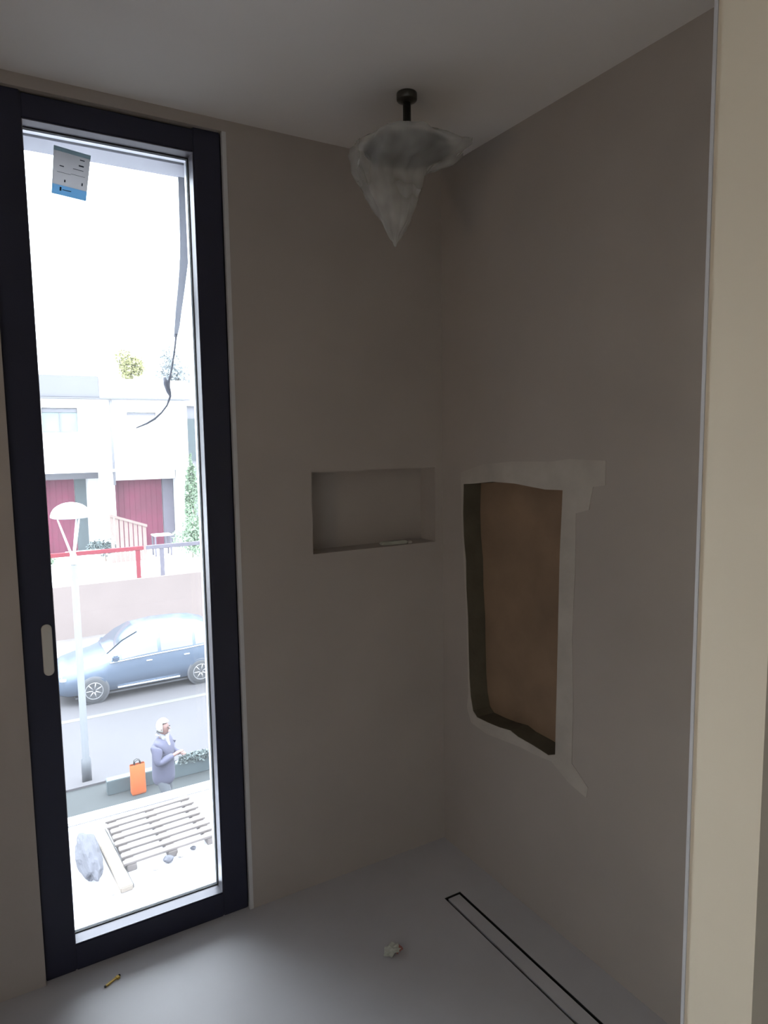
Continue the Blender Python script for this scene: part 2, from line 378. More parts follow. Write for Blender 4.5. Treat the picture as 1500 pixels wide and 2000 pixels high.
b = MB(); b.box(-1.60, -1.524, -.006, -.0005, 1.02, 1.20, .002)
tag(b.build('junction_box', m_dim), 'small dull brown cover on the wall left of the window frame', 'cover')

# ------------------------------------------------------------------ added warm fill lamp, unseen behind the camera; discs limit its spread
lp = tag(empty('added_fill_lamp', (-3.39, -1.75, 1.45)), 'added warm fill lamp between two light-limiting discs, unseen behind the camera', 'lamp')
b = MB(); b.box(0, .02, -.05, .05, -.07, .07, .006); b.build('mount', m_white, lp)
b = MB(); b.tube([(.02, 0, 0), (.156, 0, 0)], .009); b.build('arm', m_dmetal, lp)
t = bmesh.new(); bmesh.ops.create_uvsphere(t, u_segments=24, v_segments=14, radius=.09)
for v in t.verts: v.co += Vector((.245, 0, 0))
for f_ in t.faces: f_.smooth = True
s_ = MB(); s_._merge(t); s_.build('fill_globe', m_fill_glow, lp)
for zz in (-.115, .105):
    b = MB(); b.lathe([(0, zz), (.24, zz), (.24, zz+.01), (0, zz+.01)], c=(.245, 0, 0)); b.build('disc', m_dmetal, lp)

# ================================================================== OUTSIDE
m_road = mat('pale_asphalt', (.034, .032, .036), .9, var=.05, scale=.6, bump=.1, bscale=20)
m_pave = mat('dark_pavement', (.009, .012, .013), .9, var=.08, scale=1.5)
m_pink = mat('pale_pink_paving', (.095, .085, .082), .9, var=.06, scale=1.2)
m_rwall = mat('pink_beige_render', (.15, .122, .116), .9, var=.05, scale=.8)
m_house = mat('white_render', (.6, .6, .6), .9, var=.02, scale=.5)
m_house2 = mat('pale_blue_render', (.125, .125, .14), .9, var=.03, scale=.5)
m_line = mat('pale_line_paint', (.056, .056, .05), .8, var=.05)
m_door = mat('faded_red_door', (.088, .005, .026), .6, var=.25, scale=.9)
m_teal = mat('grey_blue_panel', (.04, .054, .06), .5, var=.1)
m_rail = mat('red_railing_paint', (.14, .01, .02), .5, var=.08)
m_rail2 = mat('lavender_railing_paint', (.085, .078, .10), .5, var=.08)
m_lampw = mat('white_lamp_metal', (.8, .8, .8), .5, var=.02)
m_pole = mat('galvanised_pole', (.07, .075, .085), .55, .1, var=.05)
m_slab = mat('white_roof_coating', (.35, .35, .38), .8, var=.04, scale=1.5)
m_wood = mat('bleached_pale_timber', (.085, .072, .068), .8, var=.12, scale=4, bump=.2)
m_wood2 = mat('cream_timber', (.15, .125, .10), .8, var=.06, scale=6, bump=.1)
m_sack = mat('grey_sack_cloth', (.035, .036, .046), .9, var=.1, scale=9, bump=.3)
m_leafg = mat('pale_green_leaves', (.14, .20, .13), .8, var=.25, scale=3)
m_leafy = mat('yellow_green_leaves', (.20, .20, .09), .8, var=.2, scale=2)
m_leafd = mat('grey_green_leaves', (.07, .09, .09), .8, var=.25, scale=3)
m_leafp = mat('washed_pale_leaves', (.19, .21, .22), .8, var=.2, scale=3)
m_bark = mat('bark', (.16, .12, .09), .9, var=.2, scale=8, bump=.3)
m_fence = mat('beige_fence_timber', (.13, .095, .085), .8, var=.1, scale=3)
m_winglass = mat('pale_window_glass', (.16, .2, .21), .15, var=.08, scale=1)
m_orange = mat('orange_bag_fabric', (.30, .06, .006), .6, var=.08, scale=12)
GZ = -4.6
def slab(name, m, x0, x1, y0, y1, z0, z1, label, cat, **k):
    b = MB(); b.box(x0, x1, y0, y1, z0, z1, **k); return struct(b.build(name, m), label, cat)
slab('road', m_road, -30, 40, 11.0, 17.2, GZ-.3, GZ, 'pale asphalt road outside', 'road')
slab('near_pavement', m_pave, -30, 40, .6, 10.85, GZ-.3, GZ+.02, 'darker grey pavement on the near side of the road', 'pavement')
slab('near_kerb', m_road, -30, 40, 10.85, 11.0, GZ-.3, GZ+.06, 'pale kerb stone edge along the near pavement', 'kerb')
slab('road_line', m_line, -30, 40, 14.25, 14.42, GZ+.0005, GZ+.004, 'pale line along the road beside the parked car', 'road marking')
slab('far_pavement', m_pink, -30, 40, 17.2, 21.1, GZ-.3, GZ+.12, 'pale pinkish pavement beyond the parked car', 'pavement')
slab('retaining_wall', m_rwall, -30, 40, 21.1, 21.4, GZ-.3, -2.80, 'pale pink retaining wall below the red railing', 'wall')
slab('terrace', m_house, -30, 40, 21.4, 60, GZ-.3, -2.84, 'white forecourt in front of the houses opposite', 'terrace')
slab('outside_wall', m_house, -6, 8, .171, .18, -4.9, -.03, 'outer face of the building below the window', 'wall')

# white flat roof just below the window
b = MB(); b.box(-4, 3.5, .19, 3.86, -1.62, -1.5); b.box(-4, 3.5, 3.74, 3.86, -1.5, -1.47, .01); b.box(-4, 3.5, .25, 3.80, -4.9, -1.62)
struct(b.build('flat_roof', m_slab), 'white flat roof just below the window', 'roof')
# rack of boards lying on it
pa = tag(empty('timber_pallet', (-.47, 3.23, -1.4995), .045), 'pale slatted timber pallet lying on the white roof', 'pallet')
b = MB()
for xx in (-.30, 0, .30): b.box(xx-.035, xx+.035, -.35, .35, 0, .05, .004)
b.build('bearer', m_wood, pa)
for k in range(8):
    b = MB(); yy = -.345+k*.096; b.box(-.355+.006*(k % 3), .355-.008*((k+1) % 3), yy-.0, yy+.052, .0505, .068, .003); b.build('slat', m_wood, pa)
pb = tag(empty('timber_board', (-.86, 3.10, -1.4995), .07), 'long cream board lying beside the slatted pallet', 'board')
b = MB(); b.box(-.045, .04, -.46, .44, 0, .04, .005); b.build('plank', m_wood2, pb)
b = MB(); b.box(.041, .05, -.44, .42, 0, .03, .002); tag(b.build('edge_strip', m_black, pb), 'dark edge strip')
sk = crumple('cement_sack', (-1.02, 3.08, -1.4995), .085, .30, .09, m_sack, 11, 4, .10)
tag(sk, 'grey lumpy sack on the white roof left of the cream board', 'sack')
for i, (x, y, s) in enumerate(((-.60, 2.80, .030), (-.50, 2.83, .036), (-.40, 2.86, .032), (-.30, 2.90, .022), (-.92, 2.66, .025))):
    o = crumple('rubble_piece', (x, y, -1.4995), s, s*.8, s*.6, m_sack if i % 2 else m_patch, 20+i, 2, .3)
    tag(o, ['small rubble piece before the pallet, nearest the board', 'second rubble piece before the pallet from the left', 'largest grey rubble piece before the middle of the pallet', 'smallest rubble piece before the right end of the pallet', 'lone rubble piece below the end of the cream board'][i], 'rubble', 'rubble on the white roof')

# ---------------- street lamp
sl = tag(empty('street_lamp', (-.165, 11.12, GZ+.02)), 'street lamp with white dome cap on a grey pole', 'street lamp')
b = MB(); b.lathe([(0, 0), (.085, 0), (.085, .42), (.062, .45), (.06, 4.05), (.0, 4.06)], seg=20); b.build('pole', m_pole, sl)
b = MB(); b.lathe([(.052, 4.06), (.055, 4.22), (.04, 4.26), (0, 4.27)], seg=20); b.build('collar', m_lampw, sl)
prof = [(.335*math.cos(a), 4.92+.255*math.sin(a)) for a in [i*math.pi/2/10 for i in range(11)]]
b = MB(); b.lathe([(0, 4.91), (.30, 4.90)]+prof, seg=36); b.build('dome', m_lampw, sl)
for k in range(3):
    a = math.pi + k*2*math.pi/3
    b = MB(); b.tube([(.03*math.cos(a), .03*math.sin(a), 4.24), (.22*math.cos(a), .22*math.sin(a), 4.89)], [.022, .014]); b.build('bracket', m_lampw, sl)

# ---------------- railing on the retaining wall
def railing(x0, x1, m, posts, label, bar=.055):
    r = tag(empty('railing', ((x0+x1)/2, 21.25, -2.8)), label, 'railing', 'railings on the retaining wall'); cx = (x0+x1)/2
    b = MB(); b.box(x0-cx, x1-cx, -.05, .05, .92, 1.05, .01); b.build('top_rail', m, r)
    for p in posts:
        b = MB(); b.box(p-cx-.07, p-cx+.07, -.04, .04, 0, .918, .008); b.build('post', m, r)
    return r
railing(-5.6, 3.02, m_rail, (-5.5, -2.7, 0.0-.9, 2.83), 'faded red railing behind the street lamp')
railing(3.10, 9.5, m_rail2, (3.6, 6.4, 9.2), 'grey lavender railing right of the red railing')

# ---------------- house opposite
hs = tag(empty('house', (2.0, 27.5, -2.84)), 'white terraced house opposite with two red garage doors', 'house')
def hb(mb, x0, x1, y0, y1, z0, z1, bev=0): mb.box(x0-2.0, x1-2.0, y0-27.5, y1-27.5, z0+2.84, z1+2.84, bev)
def openwall(mb, x0, x1, z0, z1, y0, y1, holes):
    xs = sorted({x0, x1, *[h[0] for h in holes], *[h[1] for h in holes]}); zs = sorted({z0, z1, *[h[2] for h in holes], *[h[3] for h in holes]})
    for i in range(len(xs)-1):
        for j in range(len(zs)-1):
            cx, cz = (xs[i]+xs[i+1])/2, (zs[j]+zs[j+1])/2; ya = y0
            for h in holes:
                if h[0] < cx < h[1] and h[2] < cz < h[3]: ya = y0+h[4]
            hb(mb, xs[i], xs[i+1], ya, y1, zs[j], zs[j+1])
b = MB(); openwall(b, -6, 6.28, -2.84, 3.46, 27.5, 33, [(-1.6, 2.74, -2.84, .54, 1.3), (3.24, 5.80, -2.84, .50, 1.0), (.72, 2.0, 2.1, 3.05, .15), (3.84, 5.0, 1.9, 2.9, .15), (-2.2, -.9, 2.1, 3.05, .15)])
b.build('wall', m_house, hs)
b = MB(); hb(b, -6.1, 2.83, 27.42, 33, 3.461, 4.30, .02); b.build('parapet', m_house2, hs)
b = MB(); hb(b, 2.835, 6.38, 27.42, 33, 3.461, 4.22, .02); b.build('parapet', m_house, hs)
b = MB(); hb(b, -6.15, 6.42, 27.34, 27.49, 3.40, 3.46, .01); b.build('eave', m_house2, hs)
b = MB(); hb(b, -6.1, 6.35, 27.3, 27.498, .50, .60, .01); b.build('string_course', m_house, hs)
for x0, x1 in ((.72, 2.0), (-2.2, -.9)):
    b = MB(); hb(b, x0+.02, x1-.02, 27.60, 27.64, 2.12, 3.03); w_ = b.build('window', m_winglass, hs)
    b = MB(); hb(b, x0+.02, x1-.02, 27.56, 27.595, 2.88, 3.03); hb(b, (x0+x1)/2-.02, (x0+x1)/2+.02, 27.57, 27.595, 2.12, 2.88); b.build('window_frame', m_house2, w_)
b = MB(); hb(b, 3.86, 4.98, 27.60, 27.64, 1.92, 2.88); w_ = b.build('window', m_house, hs)
b = MB(); hb(b, 3.86, 4.98, 27.55, 27.595, 2.78, 2.86); b.build('window_frame', m_house2, w_)
def garage(x0, x1, y, ztop):
    b = MB(); hb(b, x0, x1, y-.06, y-.01, -2.83, ztop); d = b.build('garage_door', m_door, hs)
    b = MB(); n = int((x1-x0)/.22)
    for k in range(1, n): xx = x0+(x1-x0)*k/n; hb(b, xx-.015, xx+.015, y-.075, y-.0605, -2.8, ztop-.05)
    b.build('batten', m_door, d)
    return d
garage(-1.55, 1.85, 28.8, .2); garage(3.30, 5.30, 28.5, .1)
b = MB(); hb(b, 1.87, 2.30, 28.70, 28.79, -2.83, .2); b.build('side_door', m_teal, hs)
b = MB(); hb(b, -1.6, 2.74, 28.3, 28.78, .21, .53); b.build('lintel', m_house2, hs)  # darker lintel colour carries the shade at the top of this opening
b = MB(); hb(b, 3.26, 5.78, 27.9, 28.48, .11, .49); b.build('lintel', m_house, hs)
b = MB(); hb(b, 5.32, 5.78, 28.40, 28.49, -2.83, .1); b.build('side_panel', m_rail2, hs)
b = MB(); b.lathe([(0, -.05+2.84), (.05, -.05+2.84), (.05, 3.35+2.84), (0, 3.35+2.84)], c=(1.23-.0, -.06, 0), seg=10); b.build('downpipe', m_house2, hs)

hs2 = tag(empty('house', (10.6, 31, -2.84)), 'pale house set back to the right of the white house', 'house')
b = MB(); b.box(-4.1, 6, 0, 5, 0, 6.2); b.build('wall', m_house2, hs2)
b = MB(); b.box(-4.15, 6.1, -.15, 5, 6.201, 6.75, .03); b.build('parapet', m_house, hs2)
b = MB(); b.box(-3.9, -2.9, -.04, -.002, 3.6, 5.6); b.build('window', m_teal, hs2)
b = MB(); b.box(-.6, .8, -.04, -.002, 3.6, 5.2); b.build('window', m_teal, hs2)

# fence with sloping top
fn = tag(empty('picket_fence', (3.26, 25.0, -2.84)), 'beige picket fence with a sloping top before the second garage', 'fence')
for k in range(8):
    x = -.60+k*.165; top = 1.80-.06*k; b = MB(); b.box(x-.065, x+.065, -.02, .02, 0, top, .005); b.build('picket', m_fence, fn)
b = MB(); b.quadbox([(-.68, -.05, 1.76), (.66, -.05, 1.27), (.66, -.05, 1.37), (-.68, -.05, 1.86)], (0, .028, 0)); b.build('top_rail', m_fence, fn)

def leaves(name, n, c, rx, ry, rz, size, m, parent=None, seed=1, trunk=None):
    r = random.Random(seed); t = MB(); bm = t.bm
    lob = [(Vector((r.uniform(-.55, .55)*rx, r.uniform(-.55, .55)*ry, r.uniform(-.5, .55)*rz)), r.uniform(.4, .62)) for _ in range(7)]
    for i in range(n):
        lc, ls = r.choice(lob)
        d = Vector((r.gauss(0, 1), r.gauss(0, 1), r.gauss(0, 1))).normalized()*(r.random()**.4)
        p = Vector(c)+lc+Vector((d.x*rx*ls, d.y*ry*ls, d.z*rz*ls))
        u = Vector((r.gauss(0, 1), r.gauss(0, 1), r.gauss(0, 1))).normalized(); v = u.cross(Vector((r.gauss(0, 1), r.gauss(0, 1), r.gauss(0, 1)))).normalized()
        s = size*r.uniform(.6, 1.3)
        bm.faces.new([bm.verts.new(p+u*s), bm.verts.new(p+v*s*.45), bm.verts.new(p-u*s), bm.verts.new(p-v*s*.45)])
    return t.build(name, m, parent, recalc=False)
def plant(name, loc, rx, ry, rz, n, size, m, seed, label, cat, stem=.3, sr=.04, group=None):
    o = tag(empty(name, loc), label, cat, group)
    leaves('foliage', n, (0, 0, stem+rz), rx, ry, rz, size, m, o, seed)
    b = MB(); b.tube([(0, 0, 0), (.02, 0, stem*.6), (0, .02, stem+rz)], [sr, sr*.8, sr*.4], 8); b.build('trunk', m_bark, o); return o
plant('tree', (7.35, 44.5, -2.84), .95, .95, 1.2, 1500, .12, m_leafy, 4, 'yellow green treetop above the white roof opposite', 'tree', 8.0, .16, 'trees behind the houses')
plant('tree', (10.7, 46, -2.84), 1.4, 1.3, 1.7, 1800, .13, m_leafp, 8, 'grey green treetop at the right edge of the window', 'tree', 7.5, .16, 'trees behind the houses')
plant('shrub', (5.5, 24.6, -2.84), .72, .5, .85, 2000, .07, m_leafg, 5, 'pale green shrub beside the right column of the house', 'shrub', .05, .03, 'shrubs before the house')
plant('shrub', (2.45, 25.6, -2.84), .62, .5, .45, 1200, .06, m_leafd, 6, 'low grey green shrub left of the picket fence', 'shrub', .02, .03, 'shrubs before the house')
plant('shrub', (.15, 24.4, -2.84), .75, .5, .38, 1100, .06, m_leafg, 9, 'low pale green shrub at the left edge behind the lamp', 'shrub', .02, .03, 'shrubs before the house')
plant('climbing_plant', (6.25, 26.95, -2.84), .36, .22, 2.2, 1900, .08, m_leafg, 12, 'tall climbing plant at the right corner of the white house', 'plant', .1, .04)
# small patio table and chair near the shrub
tb = tag(empty('patio_table', (4.62, 25.8, -2.84)), 'small grey patio table before the second garage door', 'table')
b = MB(); b.box(-.35, .35, -.3, .3, .80, .85, .01); b.build('table_top', m_lampw, tb)
for x in (-.3, .3):
    for y in (-.25, .25): b = MB(); b.box(x-.03, x+.03, y-.03, y+.03, 0, .799); b.build('leg', m_rail2, tb)
b = MB(); b.box(-.3, .3, -.22, .22, .3, .34, .01); b.build('shelf', m_rail2, tb)
bn = tag(empty('garden_bench', (1.35, 22.6, -2.84)), 'white slatted garden bench behind the red railing', 'bench')
for i, z in enumerate((.62, .80)): b = MB(); b.box(-.55, .55, .17, .20, z, z+.09, .008); b.build('back_slat', m_lampw, bn)
b = MB(); b.box(-.58, .58, -.2, .165, .42, .46, .01); b.build('seat', m_lampw, bn)
for x in (-.5, .5): b = MB(); b.box(x-.03, x+.03, -.18, -.12, 0, .419); b.build('leg', m_lampw, bn); b = MB(); b.box(x-.03, x+.03, .13, .169, 0, .419); b.build('leg', m_lampw, bn)

# ---------------- parked car (local x = length, nose at -x)
m_paint = mat('blue_grey_car_paint', (.07, .092, .13), .22, .35, var=.03, scale=1)
m_cglass = mat('car_glass', (.05, .06, .07), .06, 0, var=.05, scale=1, spec=.9)
m_tyre = mat('tyre_rubber', (.03, .032, .036), .8, var=.1)
m_rim = mat('alloy_rim', (.25, .25, .26), .3, .5, var=.05)
m_chrome = mat('bright_trim', (.6, .65, .72), .3, .5, var=.03)
m_under = mat('dark_underbody', (.05, .052, .06), .8, var=.1)
m_lens = mat('headlamp_lens', (.6, .66, .72), .1, .2, var=.05)
m_lensr = mat('tail_lamp_lens', (.4, .03, .03), .15, var=.05)
car = tag(empty('parked_car', (1.82, 16.05, GZ)), 'blue grey car parked across the road', 'car')
ST = [  # x, zbot, zbelt, ztop, half width low, half width belt, half width top
 (-2.10, .36, .58, .62, .55, .56, .45), (-2.03, .24, .70, .76, .74, .74, .62), (-1.85, .20, .80, .87, .82, .81, .68), (-1.55, .19, .86, .95, .86, .85, .70), (-1.15, .19, .91, 1.02, .87, .86, .70),
 (-.95, .19, .93, 1.09, .87, .86, .70), (-.55, .19, .95, 1.38, .87, .865, .66), (-.15, .19, .97, 1.56, .87, .865, .63), (.35, .19, .99, 1.62, .87, .865, .625), (.9, .19, 1.0, 1.61, .87, .865, .62), (1.35, .19, 1.02, 1.57, .87, .86, .61),
 (1.68, .20, 1.04, 1.46, .86, .85, .60), (1.92, .24, 1.04, 1.20, .83, .82, .62), (2.06, .30, .98, 1.06, .76, .76, .62), (2.12, .42, .80, .86, .6, .62, .52)]
def cring(s):
    x, zb, ze, zt, wl_, we, wt = s; mid = zb+(ze-zb)*.5
    half = [(0, zb), (wl_*.8, zb), (wl_, zb+.07), (wl_+.02, mid), (we, ze), (we*.55+wt*.45, ze+(zt-ze)*.5), (wt, zt-.03 if zt-ze > .2 else zt-.015), (wt*.8, zt), (0, zt+.012)]
    return [(x, y, z) for y, z in half] + [(x, -y, z) for y, z in half[-2:0:-1]]
t = MB(); bm = t.bm; RR = [[bm.verts.new(p) for p in cring(s)] for s in ST]; K = len(RR[0])
for A_, B_ in zip(RR, RR[1:]):
    for k in range(K): bm.faces.new((A_[k], A_[(k+1) % K], B_[(k+1) % K], B_[k])).smooth = True
bm.faces.new(RR[0][::-1]); bm.faces.new(RR[-1])
body = t.build('body', m_paint, car)
def interp(x):
    for a, b_ in zip(ST, ST[1:]):
        if a[0] <= x <= b_[0]: f_ = (x-a[0])/(b_[0]-a[0]); return [u+(v-u)*f_ for u, v in zip(a, b_)]
def side(x, tt, sg, off=.008):
    s = interp(x); ze, zt, we, wt = s[2], s[3], s[5], s[6]; ztt = zt-.03
    mid = (we*.55+wt*.45, ze+(zt-ze)*.5)
    if tt < .5: y = we+(mid[0]-we)*tt*2; z = ze+(mid[1]-ze)*tt*2
    else: y = mid[0]+(wt-mid[0])*(tt-.5)*2; z = mid[1]+(ztt-mid[1])*(tt-.5)*2
    return (x, sg*(y+off), z+off*.4)
for sg in (-1, 1):
    for (xa, xb) in ((-.62, .24), (.32, 1.12), (1.19, 1.62)):
        t = MB(); bm = t.bm; rows = []
        n = 8
        for i in range(n+1):
            x = xa+(xb-xa)*i/n
            hi = .88
            rows.append([bm.verts.new(side(x, .06+(hi-.06)*j/4, sg)) for j in range(5)])
        for A_, B_ in zip(rows, rows[1:]):
            for j in range(4): bm.faces.new((A_[j], A_[j+1], B_[j+1], B_[j])).smooth = True
        t.build('side_window', m_cglass, car)
    t = MB(); t.tube([(x, sg*(interp(x)[5]+.008), interp(x)[2]-.005) for x in [-.9+.2*i for i in range(14)]], .014, 6); t.build('window_trim', m_chrome, car)
    t = MB(); t.tube([(x, sg*.885, .30) for x in (-.75, 0, .75)], .02, 6); t.build('sill_trim', m_chrome, car)
    t = MB(); t.box(-.86, -.70, sg*.97-.07, sg*.97+.07, .98, 1.12, .03); t.build('wing_mirror', m_paint, car)
    for x in (.02, .95): t = MB(); t.box(x-.07, x+.07, sg*.878-.012, sg*.878+.012, .83, .86, .006); t.build('door_handle', m_chrome, car)
    t = MB(); t.box(-2.02, -1.72, sg*.70-.11, sg*.70+.10, .60, .74, .04); t.build('headlight', m_lens, car)
    t = MB(); t.box(1.98, 2.10, sg*.66-.08, sg*.66+.08, .78, 1.02, .03); t.build('tail_light', m_lensr, car)
def topquad(name, xs, tw, off, m):
    t = MB(); bm = t.bm; rows = []
    for x in xs:
        s = interp(x); rows.append([bm.verts.new((x+off[0], y*s[6]*tw, s[3]+off[1]+.012*(1-abs(y)))) for y in (-1, -.5, 0, .5, 1)])
    for A_, B_ in zip(rows, rows[1:]):
        for j in range(4): bm.faces.new((A_[j], A_[j+1], B_[j+1], B_[j])).smooth = True
    return t.build(name, m, car)
topquad('windscreen', [-.93, -.75, -.55, -.35, -.18], .92, (-.008, .012), m_cglass)
topquad('rear_window', [1.70, 1.80, 1.90], .85, (.01, .012), m_cglass)
t = MB(); t.box(-2.115, -2.08, -.38, .38, .30, .46, .01); t.build('grille', m_under, car)
t = MB(); t.box(-1.7, 1.8, -.78, .78, .15, .19); t.build('underbody', m_under, car)
def wheel(x, sg):
    t = MB(); y = sg*.80
    t.lathe([(.19, -.10), (.29, -.105), (.315, -.08), (.318, 0), (.315, .08), (.29, .105), (.19, .10)], c=(0, 0, 0), seg=32, axis='y'); w_ = t.build('wheel', m_tyre, car); w_.location = (x, y, .318)
    t = MB(); t.lathe([(0, .092), (.05, .094), (.06, .08)], seg=16, axis='y')
    t.lathe([(.16, .085), (.19, .10), (.205, .108), (.21, .09)], seg=32, axis='y')
    for k in range(7):
        a = 2*math.pi*k/7; t.tube([(.03*math.cos(a), .086, .03*math.sin(a)), (.185*math.cos(a), .09, .185*math.sin(a))], [.022, .016], 6)
    r_ = t.build('rim', m_rim, w_); 
    if sg < 0: r_.rotation_euler = (0, 0, math.pi)
    t = MB(); t.lathe([(.215, .075), (.27, .082), (.35, .088), (.355, .06)], seg=32, axis='y')
    r_ = t.build('wheel_arch', m_under, w_)
    if sg < 0: r_.rotation_euler = (0, 0, math.pi)
for x in (-1.29, 1.29):
    for sg in (-1, 1): wheel(x, sg)

# ---------------- pavement things
pl = tag(empty('low_planter', (.95, 10.35, GZ+.02)), 'low grey planter wall on the pavement behind the person', 'planter')
b = MB(); b.box(-.88, 1.5, -.03, .14, 0, .26, .01); b.build('wall', m_teal, pl)
leaves('foliage', 1400, (.95, .06, .30), .62, .12, .11, .045, m_leafd, pl, 31)
ob = tag(empty('orange_bag', (.56, 10.15, GZ+.02), .05), 'bright orange bag standing left of the person', 'bag')
b = MB(); bm = b.bm; rr = []
for z, a_, d_ in ((0, .115, .07), (.03, .125, .078), (.3, .12, .065), (.5, .125, .045), (.54, .125, .035)):
    rr.append([bm.verts.new((a_*x, d_*y, z)) for x, y in ((-1, -.7), (-.9, -1), (0, -1.08), (.9, -1), (1, -.7), (1, .7), (.9, 1), (0, 1.08), (-.9, 1), (-1, .7))])
for A_, B_ in zip(rr, rr[1:]):
    for k in range(10): bm.faces.new((A_[k], A_[(k+1) % 10], B_[(k+1) % 10], B_[k])).smooth = True
bm.faces.new(rr[0]); b.build('bag_body', m_orange, ob)
for yy in (-.03, .03):
    b = MB(); b.tube([(-.05, yy, .53), (-.045, yy, .60), (0, yy, .625), (.045, yy, .60), (.05, yy, .53)], .008, 8); b.build('strap', m_black, ob)

# ---------------- person walking on the pavement, facing +x
m_skin = mat('skin', (.13, .07, .06), .6, var=.05, scale=12)
m_jacket = mat('grey_lavender_jacket', (.04, .04, .068), .85, var=.1, scale=6, bump=.2)
m_trouser = mat('grey_trousers', (.045, .05, .06), .85, var=.08, scale=6)
m_hair = mat('white_hair', (.3, .29, .27), .8, var=.1, scale=30, bump=.5)
m_scarf = mat('pale_scarf', (.2, .2, .22), .85, var=.08, scale=20)
m_shoe = mat('dark_shoe', (.05, .05, .055), .6, var=.1)
m_eye = mat('dark_eye', (.03, .025, .02), .3, var=.05)
m_lip = mat('lip', (.42, .16, .14), .5, var=.05)
per = tag(empty('person', (.76, 8.95, GZ+.02), -.62), 'white haired person in a grey lavender jacket walking right on the pavement', 'person')
def skin(name, verts, edges, m, root=0, sub=2):
    me = bpy.data.meshes.new(name); me.from_pydata([v[:3] for v in verts], edges, []); o = bpy.data.objects.new(name, me); COL.objects.link(o); o.parent = per
    md = o.modifiers.new('skin', 'SKIN'); sv = me.skin_vertices[0].data if me.skin_vertices else None
    if sv is None:
        bpy.context.view_layer.update(); sv = me.skin_vertices[0].data
    for i, v in enumerate(verts):
        r = v[3]; sv[i].radius = (r if not isinstance(r, tuple) else r[0], r if not isinstance(r, tuple) else r[1]); sv[i].use_root = (i == root)
    md.use_smooth_shade = True
    sb = o.modifiers.new('sub', 'SUBSURF'); sb.levels = sub; sb.render_levels = sub
    me.materials.append(m); return o
V = []; E_ = []
def add(p, r, par=None):
    V.append((*p, r)); i = len(V)-1
    if par is not None: E_.append((par, i))
    return i
pel = add((0, 0, .93), .10); wai = add((.0, 0, 1.08), .09, pel); che = add((.01, 0, 1.28), .10, wai); nb = add((.0, 0, 1.43), .06, che); nk = add((.03, 0, 1.49), .052, nb)
hd1 = add((.045, 0, 1.555), .080, nk); hd2 = add((.045, 0, 1.635), .088, hd1); add((.04, 0, 1.70), .05, hd2)
def finger_set(w, dirv, sidev, upv, par):
    w = Vector(w); dirv = Vector(dirv).normalized(); sidev = Vector(sidev).normalized(); upv = Vector(upv)
    palm = add(tuple(w+dirv*.05), .028, par)
    for k, ln in enumerate((.062, .072, .068, .052)):
        base = w+dirv*.085+sidev*(k-1.5)*.019
        b0 = add(tuple(base), .0095, palm); b1 = add(tuple(base+dirv*ln*.5+upv*.006), .0088, b0); add(tuple(base+dirv*ln*.85+upv*.022), .0078, b1)
    tb_ = w+dirv*.03-sidev*.030; t0 = add(tuple(tb_), .011, palm); add(tuple(tb_+dirv*.035-sidev*.022), .0095, t0)
for sg, wr_, el in ((-1, (.25, -.09, 1.20), (.03, -.27, 1.10)), (1, (.27, .06, 1.16), (.02, .27, 1.10))):
    shd = add((.0, sg*.16, 1.365), .045, che); e_ = add(el, .045, shd); wv = add(wr_, .028, e_)
    d = (Vector(wr_)-Vector(el)).normalized(); finger_set(wr_, d, d.cross(Vector((0, 0, 1))), (0, 0, -1), wv)
for sg, kn, an in ((-1, (.10, -.10, .50), (-.02, -.10, .09)), (1, (.02, .10, .49), (-.22, .10, .12))):
    hp = add((0, sg*.09, .84), .08, pel); k_ = add(kn, .062, hp); a_ = add(an, .042, k_); add((an[0]+.13, an[1], an[2]-.055), .034, a_)
skin('body', V, E_, m_skin)
V = []; E_ = []
pp = add((0, 0, .62), .19); p0 = add((0, 0, .82), .195, pp); p1 = add((0, 0, 1.0), .185, p0); p2 = add((.01, 0, 1.2), .185, p1); p3 = add((.0, 0, 1.36), .155, p2); add((.01, 0, 1.44), .078, p3)
for sg, wr_, el in ((-1, (.25, -.09, 1.20), (.03, -.27, 1.10)), (1, (.27, .06, 1.16), (.02, .27, 1.10))):
    s0 = add((.0, sg*.20, 1.36), .10, p3); e_ = add(el, .08, s0); add(tuple(Vector(el).lerp(Vector(wr_), .93)), .052, e_)
skin('jacket', V, E_, m_jacket)
V = []; E_ = []
q0 = add((0, 0, .84), .09)
for sg, kn, an in ((-1, (.10, -.10, .50), (-.02, -.10, .12)), (1, (.02, .10, .49), (-.22, .10, .15))):
    hp = add((0, sg*.09, .76), .10, q0); k_ = add(kn, .085, hp); add(an, .068, k_)
skin('trousers', V, E_, m_trouser)
V = []; E_ = []
a0 = add((.0, 0, 1.45), .09); add((.01, 0, 1.49), .085, a0); b1 = add((.09, -.02, 1.42), .035, a0); add((.13, -.03, 1.30), .03, b1); skin('scarf', V, E_, m_scarf)
t = bmesh.new(); bmesh.ops.create_uvsphere(t, u_segments=24, v_segments=16, radius=1)
dele = [v for v in t.verts if (v.co.x > .35 and v.co.z < .42) or v.co.z < -.72]
bmesh.ops.delete(t, geom=dele, context='VERTS')
from mathutils import noise
for v in t.verts:
    d = 1+.06*noise.noise(v.co*5); v.co = Vector((v.co.x*.112*d+.03, v.co.y*.10*d, v.co.z*.125*d+1.635))
for f_ in t.faces: f_.smooth = True
s_ = MB(); s_._merge(t); h_ = s_.build('hair', m_hair, per); so = h_.modifiers.new('s', 'SOLIDIFY'); so.thickness = .012
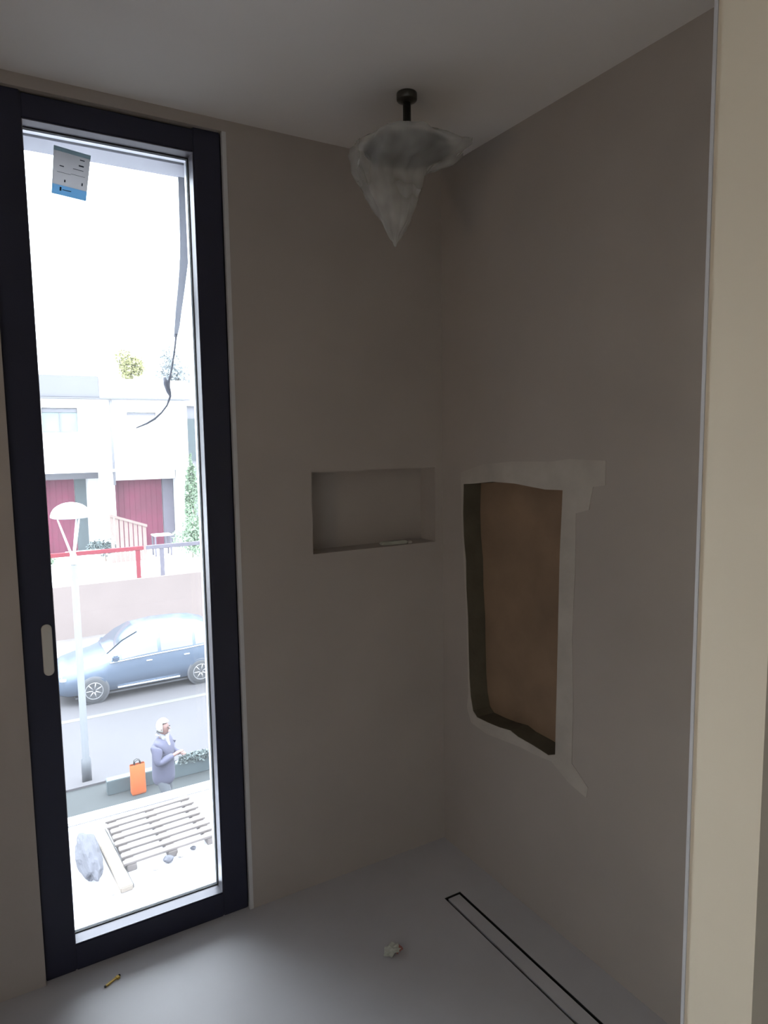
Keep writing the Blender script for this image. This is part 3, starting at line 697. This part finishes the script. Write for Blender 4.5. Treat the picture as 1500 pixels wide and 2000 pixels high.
for sg in (-1, 1):
    t = bmesh.new(); bmesh.ops.create_uvsphere(t, u_segments=10, v_segments=8, radius=.011)
    for v in t.verts: v.co += Vector((.126, sg*.032, 1.625))
    s_ = MB(); s_._merge(t); s_.build('eye', m_eye, per)
    V = []; E_ = []; a0 = add((.04, sg*.086, 1.585), .012); add((.035, sg*.092, 1.615), .014, a0); skin('ear', V, E_, m_skin, 0, 1)
    V = []; E_ = []; an = ((-.02, -.10, .07) if sg < 0 else (-.22, .10, .10)); a0 = add((an[0]-.03, an[1], an[2]-.01), .05); add((an[0]+.16, an[1], an[2]-.03), .038, a0); skin('shoe', V, E_, m_shoe)
V = []; E_ = []; a0 = add((.125, 0, 1.615), .012); a1 = add((.145, 0, 1.585), .017, a0); skin('nose', V, E_, m_skin, 0, 1)
b = MB(); b.box(.118, .134, -.024, .024, 1.540, 1.555, .005); b.build('mouth', m_lip, per)

# ---------------- loose strap/cable hanging outside the glass
cb = tag(empty('loose_cable', (-.905, .14, 2.46)), 'grey loose strap and cable dangling outside the window pane', 'cable')
b = MB(); bm = b.bm
P_ = [(-.908, 2.458, .019), (-.910, 2.36, .0185), (-.9125, 2.28, .017), (-.917, 2.22, .0145), (-.925, 2.16, .0122), (-.934, 2.10, .0108), (-.944, 2.04, .0095), (-.951, 1.99, .008), (-.958, 1.955, .005)]
fr = []
for x, z, hw_ in P_: fr.append([bm.verts.new((x-hw_+.905, -.002, z-2.46)), bm.verts.new((x+hw_+.905, -.002, z-2.46)), bm.verts.new((x+hw_+.905, .002, z-2.46)), bm.verts.new((x-hw_+.905, .002, z-2.46))])
for A_, B_ in zip(fr, fr[1:]):
    for k in range(4): bm.faces.new((A_[k], A_[(k+1) % 4], B_[(k+1) % 4], B_[k]))
bm.faces.new(fr[0]); bm.faces.new(fr[-1])
m_strap = mat('grey_strap', (.40, .41, .45), .7, var=.08, scale=20, translucent=.5)
m_cable = mat('grey_cable_sheath', (.09, .095, .13), .6, var=.08, scale=20)
b.build('strap', m_strap, cb)
path = [(-.955, 1.965), (-.965, 1.90), (-.978, 1.84), (-.985, 1.815), (-.987, 1.79), (-.983, 1.765), (-.995, 1.735), (-1.013, 1.712), (-1.035, 1.692), (-1.062, 1.676), (-1.095, 1.662)]
b = MB(); b.tube([(x+.905, 0, z-2.46) for x, z in path], [.0035, .003, .003, .004, .004, .004, .003, .003, .004, .0035, .002], 8); b.build('cable', m_cable, cb)
b = MB(); b.tube([(x+.905, 0.0, z-2.46) for x, z in ((-.999, 1.825), (-.994, 1.805), (-.988, 1.78), (-.983, 1.765))], [.004, .010, .008, .004], 8); b.build('knot', m_cable, cb)
